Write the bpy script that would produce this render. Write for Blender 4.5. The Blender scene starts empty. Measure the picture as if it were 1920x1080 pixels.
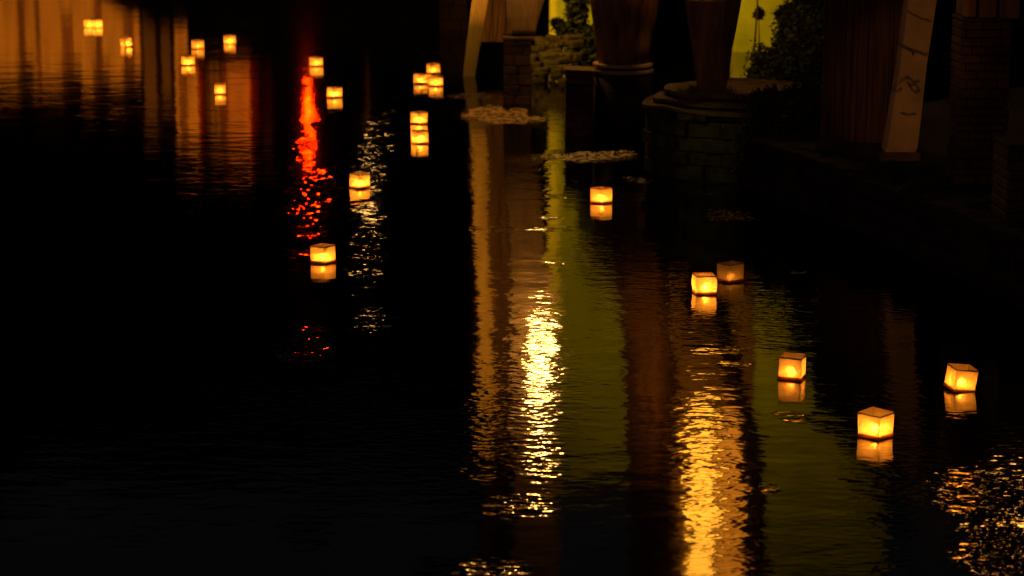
import bpy, bmesh, math, random
from mathutils import Vector, noise as mnoise
sc = bpy.context.scene
C = sc.collection
R = math.radians
random.seed(7)

# ------------------------------------------------------------------ camera
CAM_H = 4.0; F = 4100.0; PITCH = R(11.6)          # focal length in pixels of a 1920 wide frame
cd = bpy.data.cameras.new('camera'); cam = bpy.data.objects.new('camera', cd); C.objects.link(cam)
cam.location = (0, 0, CAM_H); cam.rotation_euler = (R(90) - PITCH, 0, 0)
cd.sensor_width = 36; cd.lens = 36 * F / 1920; cd.clip_end = 2000
cd.dof.use_dof = True; cd.dof.focus_distance = 18.0; cd.dof.aperture_fstop = 2.1
sc.camera = cam
# ------------------------------------------------------------------ night sky
w = bpy.data.worlds.new('World'); sc.world = w; w.use_nodes = True
nt = w.node_tree; bgn = nt.nodes['Background']
sky = nt.nodes.new('ShaderNodeTexSky'); sky.sky_type = 'NISHITA'; sky.sun_disc = False
sky.sun_elevation = R(-3); sky.sun_rotation = R(250)
nt.links.new(sky.outputs[0], bgn.inputs[0]); bgn.inputs[1].default_value = 0.15
sc.view_settings.view_transform = 'Standard'; sc.view_settings.look = 'None'
sc.view_settings.exposure = 0; sc.view_settings.gamma = 1
sc.render.engine = 'CYCLES'
sc.cycles.use_denoising = True
sc.cycles.max_bounces = 6; sc.cycles.transparent_max_bounces = 6
sc.cycles.sample_clamp_indirect = 80
sc.cycles.caustics_reflective = False; sc.cycles.caustics_refractive = False

# ------------------------------------------------------------------ projection helpers
SA, CA = math.sin(PITCH), math.cos(PITCH)
def ray(px, py):
    u = (px - 960) / F; v = (540 - py) / F
    return Vector((u, CA + v * SA, -SA + v * CA))
def P(px, py, D, mirror=False):
    """place seen at picture position (px, py) at depth D; mirror = seen in the water"""
    d = ray(px, py); t = D / d.y
    x, z = d.x * t, CAM_H + d.z * t
    return Vector((x, D, -z if mirror else z))
def G(px, py, z=0.0):
    d = ray(px, py); t = (z - CAM_H) / d.z
    return Vector((d.x * t, d.y * t, z))
def ppm(D): return F / (D * CA + 0.8)

# ------------------------------------------------------------------ object helpers
def tag(o, label=None, cat=None, group=None, kind=None):
    if label: o['label'] = label
    if cat: o['category'] = cat
    if group: o['group'] = group
    if kind: o['kind'] = kind
    return o
def thing(name, label, cat, loc=(0, 0, 0), rz=0, group=None):
    o = bpy.data.objects.new(name, None); C.objects.link(o)
    o.location = loc; o.rotation_euler = (0, 0, rz); o.empty_display_size = .2
    return tag(o, label, cat, group)
def obj(name, bm, m, parent=None, smooth=False):
    me = bpy.data.meshes.new(name)
    bmesh.ops.recalc_face_normals(bm, faces=bm.faces)
    bm.to_mesh(me); bm.free(); me.materials.append(m)
    if smooth:
        for p in me.polygons: p.use_smooth = True
    o = bpy.data.objects.new(name, me); C.objects.link(o)
    if parent:
        o.parent = parent
        # geometry is written in world space: cancel the parent's transform
        o.matrix_parent_inverse = (Matrix_of(parent)).inverted()
    return o
from mathutils import Matrix
def Matrix_of(p):
    m = Matrix.LocRotScale(p.location, p.rotation_euler, p.scale)
    return m if p.parent is None else Matrix_of(p.parent) @ p.matrix_parent_inverse @ m
def tobj(name, bm, m, parent):                       # mesh written in the parent's own space
    me = bpy.data.meshes.new(name)
    bm.to_mesh(me); bm.free(); me.materials.append(m)
    o = bpy.data.objects.new(name, me); C.objects.link(o); o.parent = parent
    return o
def new(): return bmesh.new()
def box(bm, c, s, rot=None, bevel=0.0):
    r = bmesh.ops.create_cube(bm, size=1)
    vs = r['verts']
    for v in vs: v.co = Vector((v.co.x * s[0], v.co.y * s[1], v.co.z * s[2]))
    if bevel:
        es = list({e for v in vs for e in v.link_edges})
        rr = bmesh.ops.bevel(bm, geom=es, offset=bevel, segments=1, affect='EDGES')
        vs = list({v for v in rr['verts']} | {v for v in vs if v.is_valid})
    for v in vs:
        co = v.co
        if rot: co = rot @ co
        v.co = co + Vector(c)
    return vs
def rings(bm, rows, n=16, square=False, rz=0.0, wob=0.0, seed=0):
    """rows of (centre, half width x, half depth y) stacked into a closed tapered shaft"""
    prev = None; first = None
    for k, (c, hx, hy) in enumerate(rows):
        cur = []
        for i in range(n):
            a = 2 * math.pi * i / n
            if square:
                s = 1.0 / max(abs(math.cos(a)), abs(math.sin(a)))
                s = min(s, 1.33)
            else: s = 1.0
            x, y = math.cos(a) * s * hx, math.sin(a) * s * hy
            x, y = x * math.cos(rz) - y * math.sin(rz), x * math.sin(rz) + y * math.cos(rz)
            q = Vector((c[0] + x, c[1] + y, c[2]))
            if wob: q += mnoise.noise_vector(q * 2.2 + Vector((seed, 0, 0))) * wob
            cur.append(bm.verts.new(q))
        if prev:
            for i in range(n): bm.faces.new((prev[i], prev[(i + 1) % n], cur[(i + 1) % n], cur[i]))
        else: first = cur
        prev = cur
    bm.faces.new(prev); bm.faces.new(first[::-1])
def shaft(bm, pts, D, depth=1.0, n=16, square=False, rz=0.0, wob=0.0, step=0.25, seed=0, yoff=0.0):
    """pts: (mode, y, left, right) picture rows, 'd' seen directly, 'r' seen mirrored in the water"""
    rr = []
    for mo, y, l, r in pts:
        a, b = P(l, y, D, mo == 'r'), P(r, y, D, mo == 'r')
        rr.append(((a + b) / 2 + Vector((0, yoff, 0)), (b.x - a.x) / 2))
    rr.sort(key=lambda q: q[0].z)
    out = []
    for (c0, h0), (c1, h1) in zip(rr, rr[1:]):
        m = max(1, int((c1.z - c0.z) / step))
        for i in range(m):
            t = i / m; out.append((c0.lerp(c1, t), h0 + (h1 - h0) * t))
    out.append(rr[-1])
    rings(bm, [(c, h, h * depth) for c, h in out], n, square, rz, wob, seed)
def tube(bm, pts, r, n=6):
    prev = None
    for k, p in enumerate(pts):
        p = Vector(p)
        a = Vector(pts[max(0, k - 1)]); b = Vector(pts[min(len(pts) - 1, k + 1)])
        t = (b - a).normalized(); s = t.orthogonal().normalized(); u = t.cross(s)
        rad = r[k] if isinstance(r, (list, tuple)) else r
        cur = [bm.verts.new(p + (s * math.cos(2 * math.pi * i / n) + u * math.sin(2 * math.pi * i / n)) * rad) for i in range(n)]
        if prev:
            for i in range(n): bm.faces.new((prev[i], prev[(i + 1) % n], cur[(i + 1) % n], cur[i]))
        prev = cur
def ball(bm, c, r, sub=3, sz=1.0):
    q = bmesh.ops.create_icosphere(bm, subdivisions=sub, radius=r)
    for v in q['verts']: v.co = Vector((v.co.x, v.co.y, v.co.z * sz)) + Vector(c)

# ------------------------------------------------------------------ materials
def mat(name, col, rough=0.8, var=0.35, scale=4.0, bump=0.3, stretch=(1, 1, 1), dark_foot=None, spec=0.3):
    m = bpy.data.materials.new(name); m.use_nodes = True; t = m.node_tree; b = t.nodes['Principled BSDF']
    tc = t.nodes.new('ShaderNodeTexCoord'); mp = t.nodes.new('ShaderNodeMapping'); mp.inputs['Scale'].default_value = stretch
    t.links.new(tc.outputs['Object'], mp.inputs[0])
    n = t.nodes.new('ShaderNodeTexNoise'); n.inputs['Scale'].default_value = scale; n.inputs['Detail'].default_value = 8; n.inputs['Roughness'].default_value = .65
    t.links.new(mp.outputs[0], n.inputs['Vector'])
    r = t.nodes.new('ShaderNodeMapRange'); r.inputs[1].default_value = .3; r.inputs[2].default_value = .7
    r.inputs[3].default_value = 1 - var; r.inputs[4].default_value = 1 + var * .6
    t.links.new(n.outputs['Fac'], r.inputs[0])
    mx = t.nodes.new('ShaderNodeVectorMath'); mx.operation = 'SCALE'; mx.inputs[0].default_value = col[:3]
    t.links.new(r.outputs[0], mx.inputs['Scale'])
    out = mx.outputs[0]
    if dark_foot:                                             # lower part blends to a darker colour below a ragged height
        z0, z1, sc_col = dark_foot
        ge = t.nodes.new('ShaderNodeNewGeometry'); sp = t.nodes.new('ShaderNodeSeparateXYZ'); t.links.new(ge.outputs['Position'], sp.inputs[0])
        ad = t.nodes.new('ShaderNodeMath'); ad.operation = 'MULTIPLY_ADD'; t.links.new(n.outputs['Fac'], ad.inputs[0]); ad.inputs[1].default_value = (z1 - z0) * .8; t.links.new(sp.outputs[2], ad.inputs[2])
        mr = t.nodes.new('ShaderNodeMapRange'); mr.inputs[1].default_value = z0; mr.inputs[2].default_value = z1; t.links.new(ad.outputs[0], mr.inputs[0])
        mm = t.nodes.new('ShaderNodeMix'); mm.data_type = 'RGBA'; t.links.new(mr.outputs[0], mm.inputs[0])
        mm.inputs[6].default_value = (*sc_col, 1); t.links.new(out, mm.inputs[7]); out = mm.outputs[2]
    t.links.new(out, b.inputs['Base Color'])
    b.inputs['Roughness'].default_value = rough; b.inputs['Specular IOR Level'].default_value = spec
    bp = t.nodes.new('ShaderNodeBump'); bp.inputs['Strength'].default_value = bump; bp.inputs['Distance'].default_value = .03
    t.links.new(n.outputs['Fac'], bp.inputs['Height']); t.links.new(bp.outputs[0], b.inputs['Normal'])
    return m
def glow(name, col, strength):
    m = bpy.data.materials.new(name); m.use_nodes = True; b = m.node_tree.nodes['Principled BSDF']
    b.inputs['Base Color'].default_value = (.5, .5, .5, 1)
    b.inputs['Emission Color'].default_value = (*col, 1); b.inputs['Emission Strength'].default_value = strength
    return m
M = {}
M['post_pale'] = mat('weathered_pale_timber', (.42, .27, .12), .75, .5, 3, .4, (3, 3, .5), dark_foot=(.95, 1.25, (.10, .075, .035)))
M['post_brown'] = mat('brown_timber', (.22, .105, .05), .75, .9, 2, .5, (4, 4, .5))
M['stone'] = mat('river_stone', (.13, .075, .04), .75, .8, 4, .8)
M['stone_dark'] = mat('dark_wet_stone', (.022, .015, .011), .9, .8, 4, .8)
M['stone_green'] = mat('olive_stone', (.05, .045, .02), .75, .85, 5, .9)  # even olive tone, greener than the other stone
M['board'] = mat('dark_board', (.07, .03, .018), .7, .85, 2.2, .5, (9, 9, .6))
M['brick'] = mat('rough_red_brick', (.085, .038, .022), .8, .95, 2.5, .9)
M['concrete'] = mat('pale_concrete', (.42, .29, .17), .85, .3, 2.5, .2)
M['plaster_green'] = mat('yellow_green_plaster', (.60, .52, .10), .9, .38, .9, .05)
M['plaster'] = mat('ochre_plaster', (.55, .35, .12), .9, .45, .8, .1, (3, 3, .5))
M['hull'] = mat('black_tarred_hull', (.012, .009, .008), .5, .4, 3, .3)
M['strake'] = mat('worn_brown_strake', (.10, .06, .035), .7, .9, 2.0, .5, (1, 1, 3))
M['leaf'] = mat('dark_leaf', (.035, .05, .018), .6, .5, 12, .1)
M['grass'] = mat('dry_grass', (.16, .16, .06), .8, .4, 12, .1)
M['wood_rim'] = mat('lantern_wood', (.34, .17, .07), .7, .3, 20, .1)
M['wax'] = mat('candle_wax', (.8, .75, .6), .5, .05, 20, .0)
M['iron'] = mat('dark_iron', (.03, .025, .02), .5, .3, 20, .1)
M['hill'] = mat('night_hill', (.004, .005, .003), 1, .3, .1, 0)
M['bank'] = mat('bank_soil', (.012, .010, .007), .95, .5, 4, .6)
M['glint'] = mat('river_glint', (.58, .38, .15), .28, .95, 45, .3, spec=.8)
EMITTERS = {}

# ------------------------------------------------------------------ water
COARSE = [(700, 300, 46, 110, .8), (685, 480, 48, 75, .9), (578, 250, 24, 110, .27), (590, 370, 60, 60, .9), (575, 460, 40, 50, .8), (980, 330, 110, 120, .10), (1000, 600, 95, 150, .17), (1570, 900, 190, 170, .12), (1120, 700, 120, 230, .11), (1300, 690, 80, 90, .14)]
RIFFLES = [  # picture centre x, y, half width, half height, strength of the small waves there
    (893, 180, 64, 7, 1.0), (945, 216, 88, 19, 1.1), (1105, 293, 118, 13, .8), (1198, 338, 38, 7, .7), (1325, 362, 42, 7, .7),
    (1365, 404, 60, 15, .7), (1490, 783, 40, 14, .5), (570, 272, 40, 12, .3), (1335, 900, 90, 190, .17), (1013, 690, 50, 150, .06), 
    (575, 640, 70, 50, .22), (575, 998, 70, 34, .35), (885, 1066, 105, 26, .9), (968, 948, 70, 26, .5), (1020, 870, 50, 60, .3),
    (1835, 925, 130, 50, 1.1), (1880, 1040, 120, 60, 1.2), (1010, 430, 70, 7, .4), (930, 429, 60, 6, .4), (1040, 350, 100, 60, .13), (1340, 655, 70, 10, .3),
    (985, 300, 40, 9, .5), (1048, 368, 32, 5, .5), (1030, 408, 26, 4, .5), (1042, 494, 32, 5, .4), (1380, 683, 36, 6, .6), (1497, 510, 16, 3, .9), (700, 600, 62, 26, .3),
    (1442, 915, 22, 12, .6), (865, 880, 9, 5, .8), (538, 668, 26, 10, .6), (528, 890, 12, 3, .8), (1545, 640, 30, 6, .3)]
def water_material():
    m = bpy.data.materials.new('river_water'); m.use_nodes = True; t = m.node_tree; b = t.nodes['Principled BSDF']
    L = t.links.new
    def N(ty, **k):
        n = t.nodes.new(ty)
        for a, v in k.items(): setattr(n, a, v)
        return n
    ge = N('ShaderNodeNewGeometry'); pos = ge.outputs['Position']
    def val(x, sock):
        if hasattr(x, 'is_linked'): L(x, sock)
        else: sock.default_value = x
    def math_(op, a, c=0.0, d=0.0):
        n = N('ShaderNodeMath', operation=op); val(a, n.inputs[0]); val(c, n.inputs[1]); val(d, n.inputs[2]); return n.outputs[0]
    def noise(p, sx, sy, rot=0.0, det=1.0, off=0.0):
        mp = N('ShaderNodeMapping'); mp.inputs['Scale'].default_value = (sx, sy, 1); mp.inputs['Rotation'].default_value = (0, 0, rot); mp.inputs['Location'].default_value = (off, off * .7, 0)
        L(p, mp.inputs[0]); n = N('ShaderNodeTexNoise', noise_dimensions='2D'); n.inputs['Scale'].default_value = 1; n.inputs['Detail'].default_value = det; n.inputs['Roughness'].default_value = .5
        L(mp.outputs[0], n.inputs['Vector']); return n.outputs['Fac']
    # where the current ruffles the water
    warp = math_('MULTIPLY', math_('SUBTRACT', noise(pos, 2.2, 2.2, 0, 3, 5.0), .5), 1.9)
    sp = N('ShaderNodeSeparateXYZ'); L(pos, sp.inputs[0])
    def ellipses(lst):
        acc = None
        for px, py, rx, ry, st in lst:
            c = G(px, py); hx = rx / ppm(c.y); hy = abs(G(px, py - ry).y - G(px, py + ry).y) / 2; cy = (G(px, py - ry).y + G(px, py + ry).y) / 2
            dx = math_('MULTIPLY', math_('SUBTRACT', sp.outputs[0], c.x), 1 / hx); dy = math_('MULTIPLY', math_('SUBTRACT', sp.outputs[1], cy), 1 / hy)
            d = math_('ADD', math_('ADD', math_('MULTIPLY', dx, dx), math_('MULTIPLY', dy, dy)), warp)
            mr = N('ShaderNodeMapRange', interpolation_type='SMOOTHSTEP'); L(d, mr.inputs[0]); mr.inputs[1].default_value = 1.45; mr.inputs[2].default_value = .15
            mr.inputs[3].default_value = 0; mr.inputs[4].default_value = st
            acc = mr.outputs[0] if acc is None else math_('MAXIMUM', acc, mr.outputs[0])
        return acc
    rif = ellipses(RIFFLES); coarse = math_('MULTIPLY', ellipses(COARSE), .030)
    # gusts: the fine ripple comes and goes
    gust = N('ShaderNodeMapRange', interpolation_type='SMOOTHSTEP'); L(noise(pos, .55, .22, .25, 3, 9.0), gust.inputs[0])
    gust.inputs[1].default_value = .42; gust.inputs[2].default_value = .66; gust.inputs[3].default_value = .22; gust.inputs[4].default_value = 1.0
    xr = N('ShaderNodeMapRange', interpolation_type='SMOOTHSTEP'); L(sp.outputs[0], xr.inputs[0]); xr.inputs[1].default_value = -4.5; xr.inputs[2].default_value = -.3; xr.inputs[3].default_value = .3; xr.inputs[4].default_value = 1.0
    A_f = math_('MULTIPLY', math_('MULTIPLY', gust.outputs[0], xr.outputs[0]), W_FINE)
    A_r = math_('MULTIPLY', rif, W_RIF)
    def height(p):
        h = math_('MULTIPLY', noise(p, .55, 1.1, .15, 1, 1.0), W_LONG)
        h = math_('MULTIPLY_ADD', noise(p, 2.1, 4.6, -.12, 1.5, 2.0), W_MID, h)
        h = math_('MULTIPLY_ADD', noise(p, 9, 17, .1, 1.5, 3.0), A_f, h)
        h = math_('MULTIPLY_ADD', noise(p, 5.5, 10, .22, 2, 4.0), A_r, h)
        h = math_('MULTIPLY_ADD', noise(p, 2.6, 2.4, .3, 2.5, 7.0), coarse, h)
        return h
    e = .004
    def shift(v):
        n = N('ShaderNodeVectorMath', operation='ADD'); L(pos, n.inputs[0]); n.inputs[1].default_value = v; return n.outputs[0]
    h0 = height(pos); hx = height(shift((e, 0, 0))); hy = height(shift((0, e, 0)))
    cb = N('ShaderNodeCombineXYZ'); L(math_('MULTIPLY', math_('SUBTRACT', h0, hx), 1 / e), cb.inputs[0]); L(math_('MULTIPLY', math_('SUBTRACT', h0, hy), 1 / e), cb.inputs[1]); cb.inputs[2].default_value = 1
    nn = N('ShaderNodeVectorMath', operation='NORMALIZE'); L(cb.outputs[0], nn.inputs[0]); L(nn.outputs[0], b.inputs['Normal'])
    b.inputs['Base Color'].default_value = (.0012, .0012, .001, 1)
    b.inputs['Roughness'].default_value = .05; b.inputs['IOR'].default_value = 1.42
    return m
W_LONG, W_MID, W_FINE, W_RIF = .0032, .0022, .0024, .023
bm = new(); vs = [bm.verts.new(p) for p in ((-300, -60, 0), (300, -60, 0), (300, 400, 0), (-300, 400, 0))]; bm.faces.new(vs)
tag(obj('water', bm, water_material()), 'black river water with rippled reflections of lamps and lit walls', kind='structure')
bm = new(); vs = [bm.verts.new(p) for p in ((-300, -60, -2.2), (300, -60, -2.2), (300, 400, -2.2), (-300, 400, -2.2))]; bm.faces.new(vs)
tag(obj('river_bed', bm, M['bank']), 'silty bed under the black river', kind='structure')
# distant dark hills that close the night sky
bm = new(); prev = None
for i in range(61):
    x = -260 + i * 8.0; hgt = 40 + 9 * mnoise.noise(Vector((x * .02, 3, 0))) + 3 * mnoise.noise(Vector((x * .1, 8, 0))) + (8 if x > -60 else 0)
    y = 150 - abs(x) * .25
    cur = [bm.verts.new((x, y, -2)), bm.verts.new((x, y + 25, hgt)), bm.verts.new((x, y + 90, -2))]
    if prev:
        bm.faces.new((prev[0], cur[0], cur[1], prev[1])); bm.faces.new((prev[1], cur[1], cur[2], prev[2]))
    prev = cur
tag(obj('hills', bm, M['hill']), 'black wooded hills closing the far side of the river', kind='structure')

# ------------------------------------------------------------------ floating lanterns
def paper_material():
    m = bpy.data.materials.new('lantern_paper'); m.use_nodes = True; t = m.node_tree; t.nodes.clear(); L = t.links.new
    out = t.nodes.new('ShaderNodeOutputMaterial')
    tc = t.nodes.new('ShaderNodeTexCoord'); n = t.nodes.new('ShaderNodeTexNoise'); n.inputs['Scale'].default_value = 38; n.inputs['Detail'].default_value = 6
    L(tc.outputs['Object'], n.inputs['Vector'])
    cr = t.nodes.new('ShaderNodeMapRange'); cr.inputs[3].default_value = .72; cr.inputs[4].default_value = 1.08; L(n.outputs['Fac'], cr.inputs[0])
    mx = t.nodes.new('ShaderNodeVectorMath'); mx.operation = 'SCALE'; mx.inputs[0].default_value = (.95, .74, .34); L(cr.outputs[0], mx.inputs['Scale'])
    tr = t.nodes.new('ShaderNodeBsdfTranslucent'); di = t.nodes.new('ShaderNodeBsdfDiffuse')
    L(mx.outputs[0], tr.inputs[0]); L(mx.outputs[0], di.inputs[0])
    bp = t.nodes.new('ShaderNodeBump'); bp.inputs['Strength'].default_value = .25; bp.inputs['Distance'].default_value = .004; L(n.outputs['Fac'], bp.inputs['Height'])
    L(bp.outputs[0], tr.inputs['Normal']); L(bp.outputs[0], di.inputs['Normal'])
    ms = t.nodes.new('ShaderNodeMixShader'); ms.inputs[0].default_value = .24; L(tr.outputs[0], ms.inputs[1]); L(di.outputs[0], ms.inputs[2])
    rf = t.nodes.new('ShaderNodeBsdfRefraction'); rf.inputs['IOR'].default_value = 1.30; rf.inputs['Roughness'].default_value = 1.0; L(mx.outputs[0], rf.inputs[0])
    m2 = t.nodes.new('ShaderNodeMixShader'); m2.inputs[0].default_value = .24; L(ms.outputs[0], m2.inputs[1]); L(rf.outputs[0], m2.inputs[2])
    L(m2.outputs[0], out.inputs[0]); return m
M['paper'] = paper_material()
def rim_material():
    m = bpy.data.materials.new('lantern_rim_card'); m.use_nodes = True; t = m.node_tree; t.nodes.clear(); L = t.links.new
    out = t.nodes.new('ShaderNodeOutputMaterial'); tr = t.nodes.new('ShaderNodeBsdfTranslucent'); di = t.nodes.new('ShaderNodeBsdfDiffuse')
    tc = t.nodes.new('ShaderNodeTexCoord'); n = t.nodes.new('ShaderNodeTexNoise'); n.inputs['Scale'].default_value = 60; L(tc.outputs['Object'], n.inputs['Vector'])
    mx = t.nodes.new('ShaderNodeMix'); mx.data_type = 'RGBA'; mx.inputs[6].default_value = (.45, .22, .10, 1); mx.inputs[7].default_value = (.75, .42, .2, 1); L(n.outputs['Fac'], mx.inputs[0])
    L(mx.outputs[2], tr.inputs[0]); L(mx.outputs[2], di.inputs[0])
    ms = t.nodes.new('ShaderNodeMixShader'); ms.inputs[0].default_value = .4; L(tr.outputs[0], ms.inputs[1]); L(di.outputs[0], ms.inputs[2]); L(ms.outputs[0], out.inputs[0]); return m
M['rim'] = rim_material()
FL = {}
def flame_mat(k):
    k = round(k, 1)
    if k not in FL: FL[k] = glow('candle_flame', (1.0, .33, .035), k)
    return FL[k]
S = .172; LH = .158
def lantern(px, wl, rot, label, power=1.0, tilt=(0, 0), bulge=.0, dx=.0, low=False, hgt=1.0, size=1.0, skew=0.0, seed=0):
    g = G(px, wl, .004)
    # centre stands half a diagonal behind the nearest waterline point
    a = S * size; back = a / 2 * (abs(math.cos(rot)) + abs(math.sin(rot))) * .9
    t = thing('paper_lantern', label, 'lantern', (g.x * (1 + back / g.y), g.y + back, 0), 0, 'square paper lanterns floating on the river')
    t.rotation_euler = (tilt[0], tilt[1], rot)
    h = LH * hgt; hs = a / 2; rnd = random.Random(seed)
    cs = [(-hs, -hs), (hs, -hs), (hs, hs), (-hs, hs)]
    tw = [(rnd.uniform(-.004, .004), rnd.uniform(-.004, .004), rnd.uniform(-.006, .004)) for _ in range(4)]
    tw = [(q[0] + skew, q[1], q[2]) for q in tw]
    def corner(k, s):                                  # s 0..1 up the wall
        k %= 4; x, y = cs[k]; q = tw[k]
        return Vector((x + q[0] * s, y + q[1] * s, .012 + (h + q[2]) * s))
    for k in range(4):
        bm = new(); n = 12; grid = []
        nx = ((k == 1) - (k == 3), (k == 2) - (k == 0)); ph = rnd.uniform(0, 50)
        for j in range(n + 1):
            row = []
            for i in range(n + 1):
                u, v = i / n, j / n
                p = corner(k, v).lerp(corner(k + 1, v), u)
                e = math.sin(math.pi * u) ** .6 * math.sin(math.pi * v) ** .6 if 0 < u < 1 and 0 < v < 1 else 0
                wr = mnoise.noise(Vector((u * 2.2 + ph, v * 2.2, k))) * .007 * e + bulge * math.sin(math.pi * v) * .9 + bulge * e * .4
                p += Vector((nx[0] * wr, nx[1] * wr, 0))
                if bulge and (u in (0, 1)):
                    o = (((k + 3) % 4) if u == 0 else (k + 1) % 4); ox = ((o == 1) - (o == 3), (o == 2) - (o == 0))
                    p += Vector((ox[0], ox[1], 0)) * bulge * math.sin(math.pi * v) * .9
                row.append(bm.verts.new(p))
            grid.append(row)
        for j in range(n):
            for i in range(n): bm.faces.new((grid[j][i], grid[j][i + 1], grid[j + 1][i + 1], grid[j + 1][i]))
        o = tobj('paper_side', bm, M['paper'], t)
        for p in o.data.polygons: p.use_smooth = True
    def frame(name, s, z0, z1, out):
        bm = new()
        for k in range(4):
            p, q = corner(k, s), corner(k + 1, s); d = (q - p); nrm = Vector((d.y, -d.x, 0)).normalized()
            zt = (p.z + q.z) / 2
            v = []
            for zz in (z0, z1):
                for c, sg in ((p, -1), (q, 1)):
                    for oo in (.0004, out):
                        v.append(bm.verts.new((c.x + nrm.x * oo + d.normalized().x * sg * oo, c.y + nrm.y * oo + d.normalized().y * sg * oo, (c.z if s else 0) + zz)))
            for f in ((0, 1, 3, 2), (4, 6, 7, 5), (0, 4, 5, 1), (2, 3, 7, 6), (0, 2, 6, 4), (1, 5, 7, 3)): bm.faces.new([v[i] for i in f])
        bmesh.ops.recalc_face_normals(bm, faces=bm.faces)
        return tobj(name, bm, M['rim'] if s == 0 else M['wood_rim'], t)
    frame('top_rim', 1, -.009, .0012, .0026); frame('bottom_rim', 0, -.004, .022, .0045)
    bm = new(); box(bm, (0, 0, .004), (a * .97, a * .97, .012), bevel=.002); tobj('base_board', bm, M['wood_rim'], t)
    for k in range(4):
        bm = new(); tube(bm, [corner(k, 0) * 1, corner(k, .5), corner(k, 1)], .0016, 5); 
        for v in bm.verts: v.co += Vector((-cs[k][0], -cs[k][1], 0)).normalized() * .004
        tobj('corner_wire', bm, M['wood_rim'], t)
    fz = .035 if low else .052
    bm = new(); rings(bm, [((dx, 0, .011), .011, .011), ((dx, 0, fz - .012), .011, .011)], 12); cn = tobj('candle', bm, M['wax'], t)
    bm = new(); rings(bm, [((dx, 0, fz - .010), .002, .002), ((dx, 0, fz - .004), .006, .006), ((dx, 0, fz + .004), .0065, .0065), ((dx, 0, fz + .013), .0035, .0035), ((dx, 0, fz + .022), .0006, .0006)], 10)
    tobj('flame', bm, flame_mat(LP * power), cn)
    return t
LP = 540.0
D45 = R(45)
LN = [ # px centre, waterline y, rotation, options, label
 (167.5, 52, D45, dict(power=1.15, size=.95), 'far paper lantern at the upper left, left half of the touching pair on orange water'),
 (183.5, 52.5, R(30), dict(power=1.35, size=.95), 'far paper lantern at the upper left, right half of the touching pair on orange water'),
 (238, 88, R(35), dict(tilt=(0, R(-9)), hgt=1.15, dx=.03, power=1.25), 'paper lantern leaning to the left just below the touching pair'),
 (371, 92, D45, dict(power=.7, dx=.01), 'dimmer far paper lantern just above and right of a brighter one'),
 (353, 123, D45, dict(power=1.2), 'bright paper lantern just left of and below a dim one, upper left'),
 (431.5, 83, R(40), dict(power=.9, tilt=(0, R(-4))), 'paper lantern on black water, rightmost of the far left cluster'),
 (413.5, 177, R(10), dict(power=1.05, dx=-.01), 'paper lantern floating lowest of the far left cluster on orange reflections'),
 (593, 125, D45, dict(power=.95), 'paper lantern at the top end of the red light streak'),
 (627, 184, R(38), dict(power=1.1, tilt=(0, R(2))), 'paper lantern floating alone right of the red streak'),
 (789, 158, D45, dict(power=.75, tilt=(0, R(2))), 'left paper lantern of the cluster of three beside the stone pier'),
 (813, 138, R(30), dict(power=.7, tilt=(0, R(-3))), 'rearmost paper lantern of the cluster of three beside the stone pier'),
 (817, 162, D45, dict(power=.95), 'bright front right paper lantern of the cluster of three'),
 (786, 233, D45, dict(power=1.0), 'upper paper lantern of the two stacked one behind the other in mid river'),
 (787, 270, R(30), dict(power=1.25, tilt=(0, R(-2))), 'lower paper lantern of the two stacked one behind the other in mid river'),
 (674.5, 354, D45, dict(power=1.15), 'paper lantern floating on the pale speckled streak right of the red one'),
 (606, 495, R(56), dict(power=1.0, dx=0), 'paper lantern floating at the lower end of the red streak'),
 (1127.5, 382, R(40), dict(power=1.05, bulge=.002), 'paper lantern alone on dark water below the stone piers, its sides bowed'),
 (1320.5, 552, R(8), dict(power=1.7, bulge=.009, dx=.008, size=1.02), 'brightest bulging paper lantern, left neighbour of the dim one'),
 (1369, 530, R(35), dict(power=.09, low=True, size=1.02), 'dim brownish paper lantern with its candle nearly out'),
 (1484.5, 713, R(-20), dict(power=.85, dx=0), 'paper lantern with open square top above the green reflection'),
 (1798, 734, R(13), dict(power=.9, tilt=(R(4), R(7)), dx=.0), 'paper lantern tilting to the right, nearest to the right edge'),
 (1641, 824, R(47), dict(power=1.35), 'largest and nearest paper lantern, seen corner on'),
]
for i, (px, wl, rot, kw, lab) in enumerate(LN): lantern(px, wl, rot, lab, seed=i + 1, **kw)

# ------------------------------------------------------------------ stone work helper
def courses(bm, x0, x1, y0, y1, z0, z1, ch=.16, bl=.34, gap=.008, rnd=None, jit=.015, arc=None):
    rnd = rnd or random.Random(1); z = z0; row = 0
    while z < z1 - .03:
        h = min(ch * rnd.uniform(.85, 1.15), z1 - z)
        if arc:
            cx, cy, r = arc; n = max(6, int(2 * math.pi * r / bl)); of = row * .5
            for i in range(n):
                a = 2 * math.pi * (i + of + rnd.uniform(-.1, .1)) / n
                rr = r + rnd.uniform(-jit, jit)
                box(bm, (cx + (rr - .12) * math.cos(a), cy + (rr - .12) * math.sin(a), z + h / 2), (.24, 2 * math.pi * r / n * .96, h - gap), Matrix.Rotation(a, 3, 'Z'), .012)
        else:
            x = x0 - (row % 2) * bl * .5
            while x < x1:
                l = bl * rnd.uniform(.75, 1.25); a, b = max(x, x0), min(x + l, x1); x += l
                if b - a < .04: continue
                o = rnd.uniform(-jit, jit)
                box(bm, ((a + b) / 2, (y0 + y1) / 2 + o, z + h / 2), (b - a - gap, y1 - y0, h - gap), None, .012)
        z += h; row += 1
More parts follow.
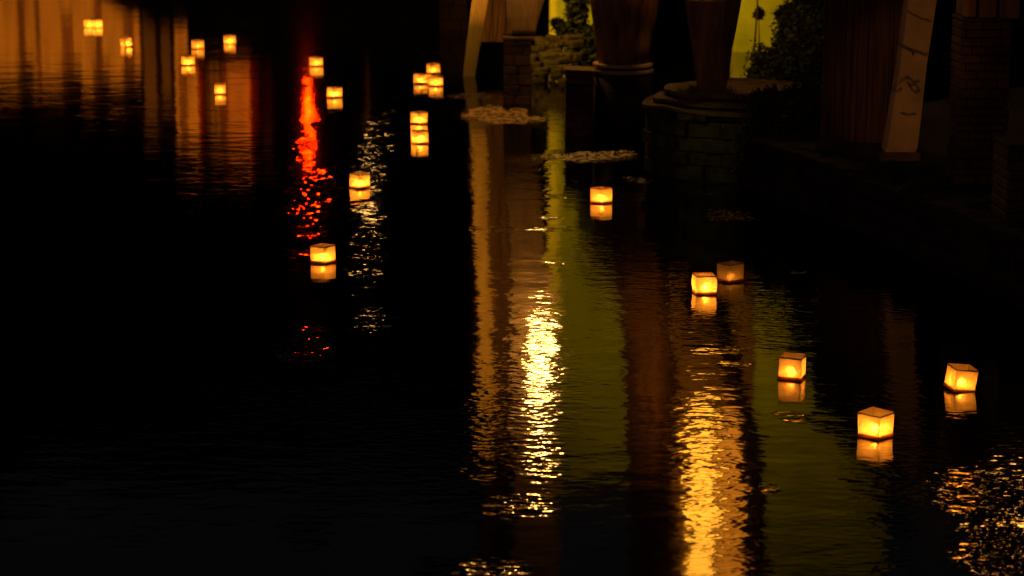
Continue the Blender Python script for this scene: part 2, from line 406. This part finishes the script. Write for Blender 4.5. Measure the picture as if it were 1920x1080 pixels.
def leaves(bm, c, rad, n, size, rnd, shape=lambda d: 1.0):
    for _ in range(n):
        d = Vector((rnd.gauss(0, 1), rnd.gauss(0, 1), rnd.gauss(0, 1))).normalized()
        r = rnd.uniform(.35, 1) ** .5
        p = Vector(c) + Vector((d.x * rad[0], d.y * rad[1], d.z * rad[2])) * r * (1 + .35 * mnoise.noise(d * 3 + Vector(c)))
        a = Vector((rnd.gauss(0, 1), rnd.gauss(0, 1), rnd.gauss(0, 1))).normalized(); b = a.orthogonal().normalized()
        s = size * rnd.uniform(.6, 1.4)
        vs = [bm.verts.new(p + q) for q in (a * s, b * s * .45, -a * s, -b * s * .45)]
        bm.faces.new(vs)
def floor_pt(px, py, z): return G(px, py, z)

# ------------------------------------------------------------------ right bank ground
edge = [(1392, 345), (1450, 366), (1520, 392), (1600, 424), (1680, 456), (1760, 492), (1840, 530), (1925, 570), (2050, 630), (2300, 760)]
bm = new(); top = .62; pr = None
for k, (x, y) in enumerate(edge):
    g = G(x, y); s = .04 * math.sin(k * 2.3)
    cur = [bm.verts.new((g.x + s, g.y, -.5)), bm.verts.new((g.x + .05 + s, g.y + .1, top)), bm.verts.new((g.x + 14, g.y + 14, top + .2)), bm.verts.new((g.x + 14, g.y + 14, -.5))]
    if pr:
        for a in range(4): bm.faces.new((pr[a], cur[a], cur[(a + 1) % 4], pr[(a + 1) % 4]))
    else: bm.faces.new(cur)
    pr = cur
bm.faces.new(pr[::-1])
tag(obj('bank', bm, M['bank']), 'dark river bank behind the stone embankment', kind='structure')
rk = thing('rock_pile', 'rough dark boulders heaped along the ledge under the board fence', 'rocks', G(1620, 400))
rnd = random.Random(44)
for k in range(60):
    px_ = rnd.uniform(1500, 1980); yb = 392 + (px_ - 1520) * .44; q = G(px_, yb); lift = rnd.random()
    q = Vector((q.x + .1 + lift * .5, q.y + .12 + lift * .7, .55 + rnd.uniform(-.2, .12))); sz = rnd.uniform(.08, .22)
    bm = new(); ball(bm, (0, 0, 0), sz, 2, .7); sd = Vector((k * 3.1, 0, 0))
    for v in bm.verts: v.co = v.co * (1 + .55 * mnoise.noise(v.co * 6 + sd)); v.co = Vector((v.co.x * 1.4 + q.x, v.co.y + q.y, v.co.z + q.z))
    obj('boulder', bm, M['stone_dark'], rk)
# retaining wall of dark blocks along the bank edge
rw = thing('stone_embankment', 'dark stone embankment running down to the water at the right', 'embankment', G(1600, 424))
for (a, b) in zip(edge, edge[1:]):
    p, q = G(*a), G(*b); d = q - p; n = Vector((d.y, -d.x, 0)).normalized(); ln = d.length
    bm = new(); rot = Matrix.Rotation(math.atan2(d.y, d.x), 3, 'Z'); rnd = random.Random(int(a[0]))
    z = -.3; row = 0
    while z < top - .04:
        h = rnd.uniform(.14, .22); h = min(h, top - z); x = -(row % 2) * .2
        while x < ln:
            l = rnd.uniform(.3, .5); x0, x1 = max(0, x), min(ln, x + l); x += l
            if x1 - x0 < .05: continue
            c = p + d.normalized() * ((x0 + x1) / 2) - n * -.0
            box(bm, (c.x - n.x * -.10 * 0 , c.y - .02, z + h / 2), (x1 - x0 - .01, .26 + rnd.uniform(-.03, .03), h - .01), rot, .014)
        z += h; row += 1
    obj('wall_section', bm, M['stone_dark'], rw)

# ------------------------------------------------------------------ quay block
qb = thing('quay_block', 'dark reddish square mooring block just left of the orange-lit post', 'quay', G(848, 46))
Dq = 47.0; a, b = P(823, 20, Dq).x, P(876, 20, Dq).x
bm = new(); courses(bm, a, b, Dq, Dq + 1.2, P(840, 52, Dq).z - .1, 1.0, .3, .4); M['red_block'] = mat('dark_red_stone', (.022, .006, .004), .9, .6, 3, .5); obj('block_face', bm, M['red_block'], qb)
bm = new(); box(bm, ((a + b) / 2, Dq + .6, 1.05), (b - a + .06, 1.3, .1), None, .02); obj('cap', bm, M['red_block'], qb)

# ------------------------------------------------------------------ leaning posts and stone piers
tp = thing('leaning_post', 'tall pale orange-lit post leaning to the right, leftmost of the posts', 'post', G(880, 137))
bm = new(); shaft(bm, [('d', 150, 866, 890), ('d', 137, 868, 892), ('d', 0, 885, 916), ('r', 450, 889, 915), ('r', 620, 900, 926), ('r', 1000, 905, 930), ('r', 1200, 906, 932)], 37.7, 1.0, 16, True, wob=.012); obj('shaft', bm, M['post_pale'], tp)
wl_ = thing('timber_wall', 'brown timber wall in shade between the pale post and the topped pier', 'wall', P(925, 80, 39))
bm = new(); rnd = random.Random(4); D = 39.0
for i in range(5):
    l0, l1 = 888 + i * 14, 888 + (i + 1) * 14
    m0, m1 = 896 + i * 24, 896 + (i + 1) * 24
    shaft(bm, [('d', 78 if i < 4 else 70, l0 + 15, l1 + 14), ('d', 0, l0 + 22, l1 + 21.2), ('r', 420, m0 - 6, m1 - 7), ('r', 620, m0, m1 - 1), ('r', 1180, m0 + 4, m1 + 3)], D, .4 + .1 * (i % 2), 8, True, wob=.008, seed=i)
obj('planks', bm, M['board'], wl_)
# stone pier with a slab top and a timber standing on it
sp1 = thing('stone_pier', 'narrow brown stone pier with stepped top slabs, farthest of the three piers', 'pier', G(970, 190))
D = 33.6; a, b = P(944, 130, D).x, P(997, 130, D).x; zt = P(960, 76, D).z
bm = new(); courses(bm, a, b, D, D + .55, -.2, zt, .15, .30, .006, random.Random(2), .006); obj('masonry', bm, M['stone'], sp1)
bm = new(); box(bm, ((a + b) / 2, D + .27, zt + .03), (b - a + .05, .62, .05), None, .012); obj('cap_slab', bm, M['stone'], sp1)
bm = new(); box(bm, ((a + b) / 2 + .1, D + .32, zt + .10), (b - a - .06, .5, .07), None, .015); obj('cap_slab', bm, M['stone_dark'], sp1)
tp = thing('leaning_post', 'brown timber post standing on the farthest stone pier, widening upward', 'post', P(980, 60, 34))
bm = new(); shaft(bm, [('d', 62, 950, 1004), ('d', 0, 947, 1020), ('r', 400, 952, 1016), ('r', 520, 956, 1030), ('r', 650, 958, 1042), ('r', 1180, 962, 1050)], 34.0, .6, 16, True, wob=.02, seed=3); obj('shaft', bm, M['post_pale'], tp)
# rubble lit green behind
rb = thing('rubble_wall', 'low olive rubble wall in greenish light behind the farthest pier', 'wall', G(1020, 165))
bm = new(); D = 36.5; rnd = random.Random(9)
for k in range(46):
    x = rnd.uniform(990, 1080); y = rnd.uniform(72, 165); p = P(x, y, D + (165 - y) * .012)
    if p.z < -.1: continue
    s = rnd.uniform(.10, .22); box(bm, p, (s * 1.5, s, s * .8), Matrix.Rotation(rnd.uniform(-.5, .5), 3, 'Z') @ Matrix.Rotation(rnd.uniform(-.15, .15), 3, 'Y'), .03)
obj('boulders', bm, M['stone_green'], rb)
sp2 = thing('stone_pier', 'narrow dark red stone pier with two ledges, middle one of the three', 'pier', G(1085, 255))
D = 29.9; a, b = P(1060, 200, D).x, P(1113, 200, D).x; zt = P(1085, 136, D).z
bm = new(); courses(bm, a, b, D, D + .5, -.2, zt, .13, .26, .006, random.Random(5), .008); obj('masonry', bm, M['brick'], sp2)
for dz, ex in ((.02, .03), (-.13, .02)):
    bm = new(); box(bm, ((a + b) / 2, D + .24, zt + dz), (b - a + ex, .56, .035), Matrix.Rotation(.05, 3, 'Y'), .008); obj('ledge', bm, M['stone'], sp2)
# broad round column on a round plinth
pl = thing('round_plinth', 'round black plinth with two pale curved rims under the broad column', 'plinth', P(1168, 240, 30.4))
cx = P(1168, 130, 30.5).x
bm = new(); rings(bm, [((cx, 30.5, -.3), .425, .42), ((cx, 30.5, .80), .415, .41)], 40); obj('drum', bm, M['stone_dark'], pl, True)
for z in (.845, .93):
    bm = new(); r = .43 if z < .9 else .42; rings(bm, [((cx, 30.5, z - .03), r - .01, r - .01), ((cx, 30.5, z - .02), r, r), ((cx, 30.5, z + .012), r, r), ((cx, 30.5, z + .02), r - .015, r - .015)], 48); obj('rim', bm, M['concrete'], pl, False)
col = thing('broad_column', 'broad round brown column narrowing down to the round plinth', 'column', P(1168, 118, 30.5))
bm = new(); shaft(bm, [('d', 122, 1122, 1216), ('d', 0, 1106, 1237), ('r', 500, 1106, 1240), ('r', 545, 1145, 1250), ('r', 650, 1170, 1262), ('r', 1000, 1178, 1268), ('r', 1200, 1180, 1272)], 30.5, 1.0, 32, wob=.015, seed=6); obj('shaft', bm, M['post_brown'], col, True)
# stepped round pier
rp = thing('round_pier', 'large stepped round stone pier with olive blocks, nearest of the piers', 'pier', (2.72, 26.7, 0))
cx, cy = P(1388, 200, 26.7).x, 26.7
bm = new(); courses(bm, 0, 0, 0, 0, -.3, .82, .17, .42, .006, random.Random(8), .045, arc=(cx, cy, 1.15)); obj('masonry', bm, M['stone_green'], rp)
for r, z, h in ((1.2, .83, .05), (1.07, .915, .05), (.95, 1.0, .06)):
    bm = new(); rr = []
    rings(bm, [((cx, cy, z - h * .5), r - .01, r - .01), ((cx, cy, z - h * .3), r, r), ((cx, cy, z + h * .35), r, r), ((cx, cy, z + h * .5), r - .02, r - .02)], 64, wob=.045, seed=z); obj('step', bm, M['stone'], rp)
gr = new(); rnd = random.Random(3)
for k in range(420):
    if k < 260: px_, py_ = rnd.gauss(1300, 16), 168
    else: px_, py_ = rnd.gauss(1348, 14), 170
    q = P(px_, py_, 26.1 + rnd.uniform(-.1, .2)); q.z = 1.03; h = rnd.uniform(.03, .13); dx, dy = rnd.gauss(0, .035), rnd.gauss(0, .03)
    vs = [gr.verts.new(q + Vector((-.003, 0, 0))), gr.verts.new(q + Vector((.003, 0, 0))), gr.verts.new(q + Vector((dx, dy, h)))]; gr.faces.new(vs)
tag(obj('grass_tuft', gr, M['grass']), 'dry grass growing at the foot of the post on the stepped pier', 'grass', kind='stuff')
tp = thing('leaning_post', 'dark red-brown post narrowing down onto the stepped round pier', 'post', P(1335, 170, 26.6))
bm = new(); shaft(bm, [('d', 176, 1308, 1360), ('d', 0, 1284, 1390), ('r', 640, 1342, 1384), ('r', 720, 1360, 1394), ('r', 850, 1396, 1432), ('r', 1000, 1402, 1440), ('r', 1200, 1404, 1444)], 26.6, .6, 16, wob=.015, seed=2); obj('shaft', bm, M['post_brown'], tp)

# ------------------------------------------------------------------ yellow-green lit buildings behind the posts
gb = thing('plastered_building', 'yellow-green lit plaster wall seen between the farthest pier post and the broad column', 'building', P(1100, 80, 42))
D = 42.0
def slab(name, px0, px1, ztop, m, parent, D=42.0, z0=-.4, th=.6, dy=0.0):
    a = (px0 - 960) / ppm(D); b = (px1 - 960) / ppm(D)
    bm = new(); box(bm, ((a + b) / 2, D + th / 2 + dy, (z0 + ztop) / 2), (b - a, th, ztop - z0), None, .01); return obj(name, bm, m, parent)
slab('wall', 1030, 1186, P(1000, 890, 42, True).z, M['plaster_green'], gb)
a = (1018 - 960) / ppm(42); b = (1192 - 960) / ppm(42); zt = P(1000, 890, 42, True).z
bm = new(); box(bm, ((a + b) / 2, 42.2, zt + .15), (b - a, 1.6, .28), None, .03); obj('eaves', bm, M['board'], gb)
gb2 = thing('plastered_building', 'yellow-green lit plaster wall seen between the stepped pier post and the dark bushes', 'building', P(1450, 80, 42))
zt2 = 12.0
slab('wall', 1376, 1690, zt2, M['plaster_green'], gb2)
bm = new(); box(bm, ((1370 - 960 + 1700 - 960) / 2 / ppm(42), 42.2, zt2 + .15), (3.5, 1.7, .28), None, .03); obj('eaves', bm, M['board'], gb2)

# ------------------------------------------------------------------ riverside house over the water with lit windows
hs_ = thing('riverside_house', 'timber house overhanging the river whose lit windows shine golden in the water', 'house', P(1330, 560, 31, True))
D = 31.2
def rpanel(name, l, r, y0, y1, m, parent, D, th, dy=0.0):
    a, b = P(l, y0, D, True), P(r, y1, D, True)
    bm = new(); box(bm, ((a.x + b.x) / 2, D + th / 2 + dy, (a.z + b.z) / 2), (b.x - a.x, th, b.z - a.z), None, .01); return obj(name, bm, m, parent)
rpanel('wall', 1264, 1402, 556, 1240, M['plaster'], hs_, D, 1.2)
EM1 = glow('lit_window_paper', (1.0, .37, .022), 8.0); EM2 = glow('lit_window_amber', (1.0, .27, .012), 2.2)
for (l, r, y0, y1, e) in ((1288, 1342, 790, 1010, EM1), (1347, 1392, 770, 1010, EM2), (1292, 1342, 1040, 1200, EM1), (1347, 1392, 1040, 1200, EM2)):
    f = rpanel('window', l, r, y0, y1, e, hs_, D, .05, -.04)
    for k in (-1, 1):
        q = (l + r) / 2 + k * (r - l) / 2; rpanel('jamb', q - 1.2, q + 1.2, y0, y1, M['board'], f, D, .03, -.075)
rpanel('sill', 1262, 1404, 744, 756, M['board'], hs_, D, .2, -.2)
rpanel('floor_beam', 1260, 1406, 544, 555, M['board'], hs_, D, 1.3, -.1)

# ------------------------------------------------------------------ right: board wall, leaning concrete post, brick wall
bw = thing('board_fence', 'dark upright board fence left of the pale leaning concrete post', 'fence', P(1600, 275, 24.5))
bm = new(); rnd = random.Random(12); D = 24.6; x = P(1541, 200, D).x; xe = P(1686, 200, D).x; zb = P(1600, 282, D).z
while x < xe:
    wd = rnd.choice((.04, .07, .11, .15)) * rnd.uniform(.8, 1.2); h = 3.35 - .28 * (x - P(1541, 200, D).x) * 0 + rnd.uniform(-.03, .03)
    sl = (x - 3.2) * .0
    q = (x - P(1541, 200, D).x) / (xe - P(1541, 200, D).x)
    ztop = P(1560, 780 + 160 * q, D, True).z
    zlow = zb + rnd.uniform(-.01, .01)
    box(bm, (x + wd / 2, D + rnd.uniform(-.03, .014), (zlow + ztop) / 2), (wd - .006, .03, ztop - zlow), None, .003); x += wd
obj('boards', bm, M['board'], bw)
bm = new(); a0 = P(1541, 200, D).x; box(bm, ((a0 + xe) / 2, D + .045, (zb + P(1560, 776, D, True).z) / 2), (xe - a0, .04, P(1560, 776, D, True).z - zb), None, .003); obj('backing_board', bm, M['board'], bw)
for y in (20, 150):
    bm = new(); z = P(1600, y, D).z; box(bm, ((P(1541, 200, D).x + xe) / 2, D + .09, z), (xe - P(1541, 200, D).x, .05, .07), None, .006); obj('rail', bm, M['board'], bw)
bm = new(); rnd = random.Random(20); D = 24.3; courses(bm, P(1543, 300, D).x, P(1705, 300, D).x, D, D + .5, .3, zb - .02, .1, .3, .008, rnd, .015); obj('footing', bm, M['brick'], bw)
cp = thing('concrete_post', 'pale square concrete post leaning to the right in front of the board fence', 'post', P(1685, 275, 23.4))
bm = new(); shaft(bm, [('d', 283, 1654, 1712), ('d', 274, 1657, 1717), ('d', 120, 1682, 1735), ('d', 0, 1697, 1753), ('r', 860, 1702, 1750), ('r', 980, 1716, 1762)], 23.4, 1.0, 16, True, rz=0, wob=.006, seed=8); obj('shaft', bm, M['concrete'], cp)
bm = new(); g = P(1683, 283, 23.4); box(bm, (g.x, g.y, g.z - .08), (.44, .44, .18), None, .02); obj('foot', bm, M['stone'], cp)
# thorny creeper strands over the post
cr = thing('creeper', 'thin dark thorny creeper strands crossing the leaning concrete post', 'creeper', P(1690, 170, 23.2))
rnd = random.Random(31)
for pts in ([(1684, 80), (1705, 90), (1728, 97), (1748, 104)], [(1672, 165), (1690, 148), (1702, 143), (1712, 153), (1722, 150)], [(1690, 86), (1712, 95), (1738, 104)], [(1700, 152), (1712, 172), (1722, 168), (1716, 156), (1704, 158), (1708, 168)], [(1688, 211), (1702, 214), (1718, 212)], [(1700, 20), (1720, 30), (1746, 40)], [(1700, 90), (1710, 98), (1712, 104)], [(1640, 130), (1665, 160), (1680, 170), (1690, 163)]):
    bm = new(); q = []
    for (a, b), (c, d) in zip(pts, pts[1:]):
        for i in range(8): t_ = i / 8; q.append(P(a + (c - a) * t_ + rnd.uniform(-1, 1), b + (d - b) * t_ + rnd.uniform(-1, 1), 23.16))
    tube(bm, q, .0032, 5)
    for v in q:
        for _ in range(2):
            dd = Vector((rnd.gauss(0, 1), rnd.gauss(0, .3), rnd.gauss(0, 1))).normalized() * rnd.uniform(.012, .028)
            vs = [bm.verts.new(v), bm.verts.new(v + Vector((.006, 0, .004))), bm.verts.new(v + dd)]; bm.faces.new(vs)
    obj('strand', bm, M['leaf'], cr)
br = thing('brick_wall', 'dim brown rough brick pillar with tile course on top at the upper right', 'wall', P(1850, 330, 21.5))
D = 21.5; a, b = P(1797, 200, D).x, P(1893, 200, D).x
bm = new(); courses(bm, a, b, D, D + .5, .3, P(1850, 32, D).z, .085, .17, .006, random.Random(14), .008); obj('masonry', bm, M['brick'], br)
bm = new()
for l, r in ((1809, 1829), (1835, 1868), (1873, 1911)):
    p, q = P(l, 34 + (l - 1809) * .04, D), P(r, 10, D); box(bm, ((p.x + q.x) / 2, D + .2, p.z + .3), (q.x - p.x, .5, .58), None, .01)
obj('tile_course', bm, M['post_brown'], br)
br2 = thing('brick_wall', 'low rough brick buttress going down into the water at the right edge', 'wall', G(1915, 560))
p, q = G(1878, 545), G(1990, 590); bm = new()
courses(bm, P(1884, 400, 19.4).x, P(2060, 400, 19.4).x, 19.4, 20.0, -.3, P(1884, 282, 19.4).z, .1, .22, .008, random.Random(15), .01); obj('masonry', bm, M['brick'], br2)
bm = new(); box(bm, (P(1972, 400, 19.4).x, 19.68, P(1884, 282, 19.4).z + .03), (.86, .66, .06), None, .01); obj('coping', bm, M['stone_dark'], br2)

# ------------------------------------------------------------------ bushes
def bush(label, blobs, seed, size=.035, n=1500, cat='bush'):
    rnd = random.Random(seed); b0 = blobs[0]; c0 = P(b0[0], b0[1], b0[3])
    t = thing('bush', label, cat, (c0.x, c0.y, .2))
    bm = new()
    for px, py, rp_, D, ry in blobs:
        c = P(px, py, D); r = rp_ / ppm(D); rz_ = ry / ppm(D); k_ = max(.35, (rp_ * ry) / 2400.0)
        leaves(bm, c, (r, r * .8, rz_), int(n * .30 * k_), size, rnd)
        leaves(bm, c, (r * .8, r * .7, rz_ * .8), int(n * .12 * k_), size * 2.2, rnd)
    obj('foliage', bm, M['leaf'], t)
    bm = new()
    for k in range(5):
        px, py, rp_, D, ry = blobs[k % len(blobs)]; c = P(px, py, D)
        tube(bm, [(c.x + rnd.uniform(-.1, .1), c.y, -.05), (c.x + rnd.uniform(-.05, .05), c.y, c.z * .5), tuple(c)], [.02, .014, .005], 5)
    obj('stem', bm, M['post_brown'], t)
bush('ragged dark bush against the yellow-green wall left of the broad column', [(1082, 20, 24, 38.5, 40), (1075, 62, 42, 38.5, 26), (1100, 100, 40, 38.3, 50), (1100, -50, 42, 38.5, 40), (1130, 120, 32, 38.5, 60), (1138, -100, 66, 38.5, 60), (1122, -170, 42, 38.5, 60), (1158, -225, 48, 38.5, 55), (1045, 42, 12, 38.5, 5), (1062, -8, 7, 38.5, 8)], 5, .035, 6500)
bush('rounded black clipped bush in front of the yellow wall', [(1458, 160, 70, 33, 84), (1500, 120, 60, 33, 100), (1440, 210, 70, 32, 60)], 6, .04, 4200)
bush('upright black bush with a knobbly top above the rounded one', [(1484, 32, 34, 35, 32), (1520, 30, 50, 35, 60), (1492, 75, 38, 35, 36), (1423, 26, 5, 35, 8), (1560, -60, 55, 35, 70), (1500, -50, 25, 35, 30)], 7, .035, 3800)

bush('black ivy added to darken the right side of the stepped round pier', [(1450, 200, 60, 25.7, 34), (1520, 190, 60, 25.6, 40), (1425, 262, 44, 25.4, 46), (1490, 270, 60, 25.2, 60), (1400, 320, 26, 25.2, 26)], 11, .035, 4200, 'leafage')  # added dark leaves, standing in for shade on the pier's right side
bush('tall black tree standing over the bushes against the yellow-green wall', [(1425, -150, 52, 33.5, 44), (1530, -230, 95, 35, 90), (1600, -330, 95, 35, 80), (1660, -420, 80, 35, 60), (1600, -120, 90, 35, 90)], 8, .05, 3800, 'tree')
# ------------------------------------------------------------------ far bank buildings, seen in the water
def far(l, r, ytop, label, m, D=80.0, z0=.0, th=5, windows=0, lab2=None):
    t = thing('far_house', label, 'building', P((l + r) / 2, 0, D))
    a = (l - 960) / ppm(D); b = (r - 960) / ppm(D); zt = P(960, ytop, D, True).z
    bm = new(); box(bm, ((a + b) / 2, D + th / 2, (z0 + zt) / 2), (b - a, th, zt - z0), None, .02); obj('wall', bm, m, t)
    bm = new(); box(bm, ((a + b) / 2, D + th / 2, zt + .1), (b - a + .1, th + .2, .22), None, .02); obj('roof', bm, M['board'], t)
    rnd = random.Random(int(l) + 3); x = a + .25
    while x < b - .3:
        wd = rnd.uniform(.12, .4)
        bm = new(); hh = rnd.uniform(.35, .7) * zt; box(bm, (x, D - .06, zt - hh / 2), (wd, .1, hh), None, .01); obj('shutter', bm, M['post_brown'], t); x += rnd.uniform(.5, 1.1)
    return t
far(-260, -60, 156, 'orange floodlit far building reflected at the left edge of the picture', M['plaster'])
far(-60, 22, 146, 'orange floodlit far house reflected at the top left corner', M['plaster'])
far(22, 52, 118, 'low narrow far house whose reflection ends early at the left', M['plaster'])
far(52, 108, 146, 'orange lit far house with shutters reflected at the upper left', M['plaster'])
far(108, 144, 120, 'low far house with dark roof reflected left of the pair of lanterns', M['plaster'])
far(144, 166, 158, 'tall narrow orange far house reflected under the pair of lanterns', M['plaster'])
far(166, 196, 122, 'far house reflected just below the pair of lanterns', M['plaster'])
far(196, 222, 150, 'far house reflected left of the leaning lantern', M['plaster'])
far(222, 256, 130, 'far house reflected under the leaning lantern', M['plaster'])
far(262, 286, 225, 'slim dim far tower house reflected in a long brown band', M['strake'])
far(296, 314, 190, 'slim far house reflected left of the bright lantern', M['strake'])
far(322, 364, 258, 'tall orange far house reflected below the bright lantern', M['plaster'])
far(366, 396, 250, 'tall orange far house reflected in the middle of the far group', M['plaster'], D=82)
far(398, 462, 262, 'wide tall orange far house reflected at the right of the far group', M['plaster'], D=81)
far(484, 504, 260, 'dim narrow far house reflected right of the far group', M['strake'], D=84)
fq = thing('far_embankment', 'dark far quay wall with a faintly lit brown ledge reflected along the top', 'embankment', P(540, 0, 70))
D = 70.0
def fz(y, D=70.0): return P(960, y, D, True).z
def fx(px, D=70.0): return (px - 960) / ppm(D)
bm = new(); prof = [(fx(176), -.5), (fx(176), fz(-8)), (fx(196), fz(4)), (fx(225), fz(20)), (fx(262), fz(36)), (fx(285), fz(56)), (fx(850), fz(56)), (fx(850), -.5)]
fr = [bm.verts.new((x, D, z)) for x, z in prof]; bk = [bm.verts.new((x, D + 2.5, z)) for x, z in prof]
bm.faces.new(fr); bm.faces.new(bk[::-1])
for i in range(len(prof)): j = (i + 1) % len(prof); bm.faces.new((fr[i], bk[i], bk[j], fr[j]))
obj('ramp_wall', bm, M['hull'], fq)
bm = new()
for i in range(9): a = fx(400 + 47 * i); b = fx(446 + 47 * i); box(bm, ((a + b) / 2, D - .1, (fz(26) + fz(50)) / 2), (b - a, .24, fz(50) - fz(26) - random.uniform(0, .12)), None, .02)
obj('ledge', bm, M['strake'], fq)
bh = thing('boathouse', 'low black boathouse on the far quay hiding the lights behind it', 'building', P(640, 0, 73))
bm = new(); a, b = fx(345, 73), fx(845, 73); box(bm, ((a + b) / 2, 74.5, fz(118, 73) / 2), (b - a, 2.6, fz(118, 73)), None, .03); obj('wall', bm, M['hull'], bh)
bm = new(); box(bm, ((a + b) / 2, 74.5, fz(123, 73)), (b - a + .5, 3.2, .16), None, .03); obj('roof', bm, M['hull'], bh)
bm = new(); box(bm, (-12, 83, .1), (60, 8, 1.2), None, .05); tag(obj('far_quay', bm, M['stone']), 'stone quay under the far houses', 'quay')

# foam flecks standing in for lamp light caught by riffles round the piers
rnd = random.Random(77)
def glint(px, py, rx, ry, n, label, slant=0.0):
    bm = new(); k = 0
    while k < n:
        u, v = rnd.uniform(-1, 1), rnd.uniform(-1, 1)
        nz = mnoise.noise(Vector((u * 2.2 + px, v * 2.2, py)))
        if u * u + v * v + nz * .9 > .8: continue
        if mnoise.noise(Vector((u * rx * .09, v * ry * .35, 3))) < .02 and rnd.random() < .85: continue
        k += 1
        c = G(px + u * rx, py + v * ry + slant * u); c.z = .002; m = 6; s_ = rnd.uniform(.003, .008) * (1.5 if rnd.random() < .1 else 1)
        a0 = rnd.uniform(0, 6.28); e = rnd.uniform(1.2, 3.2); top_ = bm.verts.new(c + Vector((0, 0, s_ * .25)))
        rg = [bm.verts.new(c + Vector((math.cos(a0 + i * 6.283 / m) * s_ * e * rnd.uniform(.7, 1.2), math.sin(a0 + i * 6.283 / m) * s_ * rnd.uniform(.7, 1.2), 0))) for i in range(m)]
        for i in range(m): bm.faces.new((rg[i], rg[(i + 1) % m], top_))
    tag(obj('glint', bm, M['glint']), label, 'glint', kind='stuff')
glint(893, 180, 56, 6, 500, 'thin tan foam streak on the water at the foot of the orange post')
glint(945, 216, 80, 18, 3600, 'largest tan foam patch drifting in front of the farthest stone pier', 5)
glint(1105, 293, 95, 10, 1300, 'long foam streak between the middle pier and the round pier', -3)
glint(1198, 338, 32, 5, 160, 'small slanting foam streak below the round pier', 5)
glint(1327, 363, 34, 5, 130, 'short foam streak off the corner of the stone embankment', 4)
glint(1365, 404, 48, 12, 170, 'sparse oval ring of foam specks on dark water near the embankment', 3)

# ------------------------------------------------------------------ lamps
def lamp(name, label, px, yr, D, rad, col, strength, arm=None):
    c = P(px, yr, D, True)
    t = thing(name, label, 'lamp', (c.x, c.y, 0))
    bm = new(); ball(bm, c, rad); obj('globe', bm, glow(name + '_glow', col, strength), t, True)
    bm = new(); rings(bm, [((c.x, c.y, c.z + rad * .85), rad * .7, rad * .7), ((c.x, c.y, c.z + rad * 1.3), rad * .25, rad * .25)], 16); obj('cap', bm, M['iron'], t)
    bm = new()
    if arm: tube(bm, [(c.x, c.y, c.z + rad * 1.2), (c.x, c.y + .05, c.z + rad * 1.9), (c.x + arm[0], c.y + arm[1], c.z + rad * 2.2)], .025, 8); obj('bracket', bm, M['iron'], t)
    else: tube(bm, [(c.x, c.y + rad + .05, .3), (c.x, c.y + rad + .05, c.z + rad * 1.5), (c.x, c.y, c.z + rad * 1.25)], .05, 8); obj('pole', bm, M['iron'], t)
lamp('wall_lamp', 'bright warm globe lamp whose reflection blazes in the middle of the river', 1013, 675, 33.0, .19, (1.0, .50, .11), 85, arm=(-.25, .9))
lamp('red_lamp', 'red lamp on the far bank drawing the red streak on the water', 578, 225, 79.0, .13, (1.0, .018, .0), 520)
lamp('street_lamp', 'pale street lamp on the far bank drawing the speckled pale streak', 692, 360, 79.0, .16, (1.0, .50, .12), 20)
lamp('street_lamp', 'tall amber street lamp behind the brick wall, glinting in the near right corner', 1900, 1095, 46.0, .34, (1.0, .38, .05), 36)

# light thrown on the walls
def spot(name, loc, to, power, col, size, blend=.6, rad=.08):
    l = bpy.data.lights.new(name, 'SPOT'); l.energy = power; l.color = col; l.spot_size = R(size); l.spot_blend = blend; l.shadow_soft_size = rad
    o = bpy.data.objects.new(name, l); C.objects.link(o); o.location = loc
    o.rotation_euler = (Vector(to) - Vector(loc)).to_track_quat('-Z', 'Y').to_euler(); return o
OR = (1.0, .34, .03)
GC = (1.0, .69, .010)
spot('green_floodlight', (1.3, 39.4, 1.0), (1.3, 42, 1.0), 145, GC, 150)
spot('green_floodlight', (2.3, 39.0, 5.6), (2.2, 42, 5.6), 105, GC, 150)
spot('green_floodlight', (4.9, 39.2, .9), (4.9, 42, .9), 70, GC, 150)
spot('green_floodlight', (5.6, 38.5, 7.0), (5.6, 42, 7.0), 100, GC, 150)
spot('post_fill_spot', (-4, -3, 9), P(1706, 140, 23.4), 2600, (1.0, .40, .07), 4.4)  # added unseen spot that brightens the leaning concrete post
spot('green_fill_spot', (.4, 24.0, 3.2), (2.35, 25.6, .45), 36, (.95, .8, .08), 18)  # added unseen spot, throws the olive light on the round pier's blocks
spot('quay_floodlight', (-17, 74, 7.5), (-15.5, 80, 2), 1900, OR, 130)
spot('quay_floodlight', (-11.5, 73, 7.5), (-12, 80, 4), 1600, OR, 120)
spot('front_fill_spot', (-7, -3, 9), (1.0, 33, 2.0), 900, (1.0, .36, .07), 40)  # added fill from behind the camera on the posts and piers
spot('orange_floodlight', (-3.5, 33.5, 6.5), (-.3, 37.7, 3.6), 3600, (1.0, .45, .04), 60)
spot('fleck_fill_spot', (-.6, 33.2, 6.0), (.35, 31.0, 0), 620, (1.0, .43, .06), 58)  # added spot from above that brightens the tan flecks on the water
spot('rim_fill_spot', (2.35, 29.5, 2.6), (1.80, 30.3, .93), 22, (1.0, .5, .12), 13)  # added spot that makes the bright crescent on the plinth rims
spot('house_floodlight', (2.0, 28.0, 3.2), (2.55, 31, 3.4), 160, (1.0, .42, .05), 90)
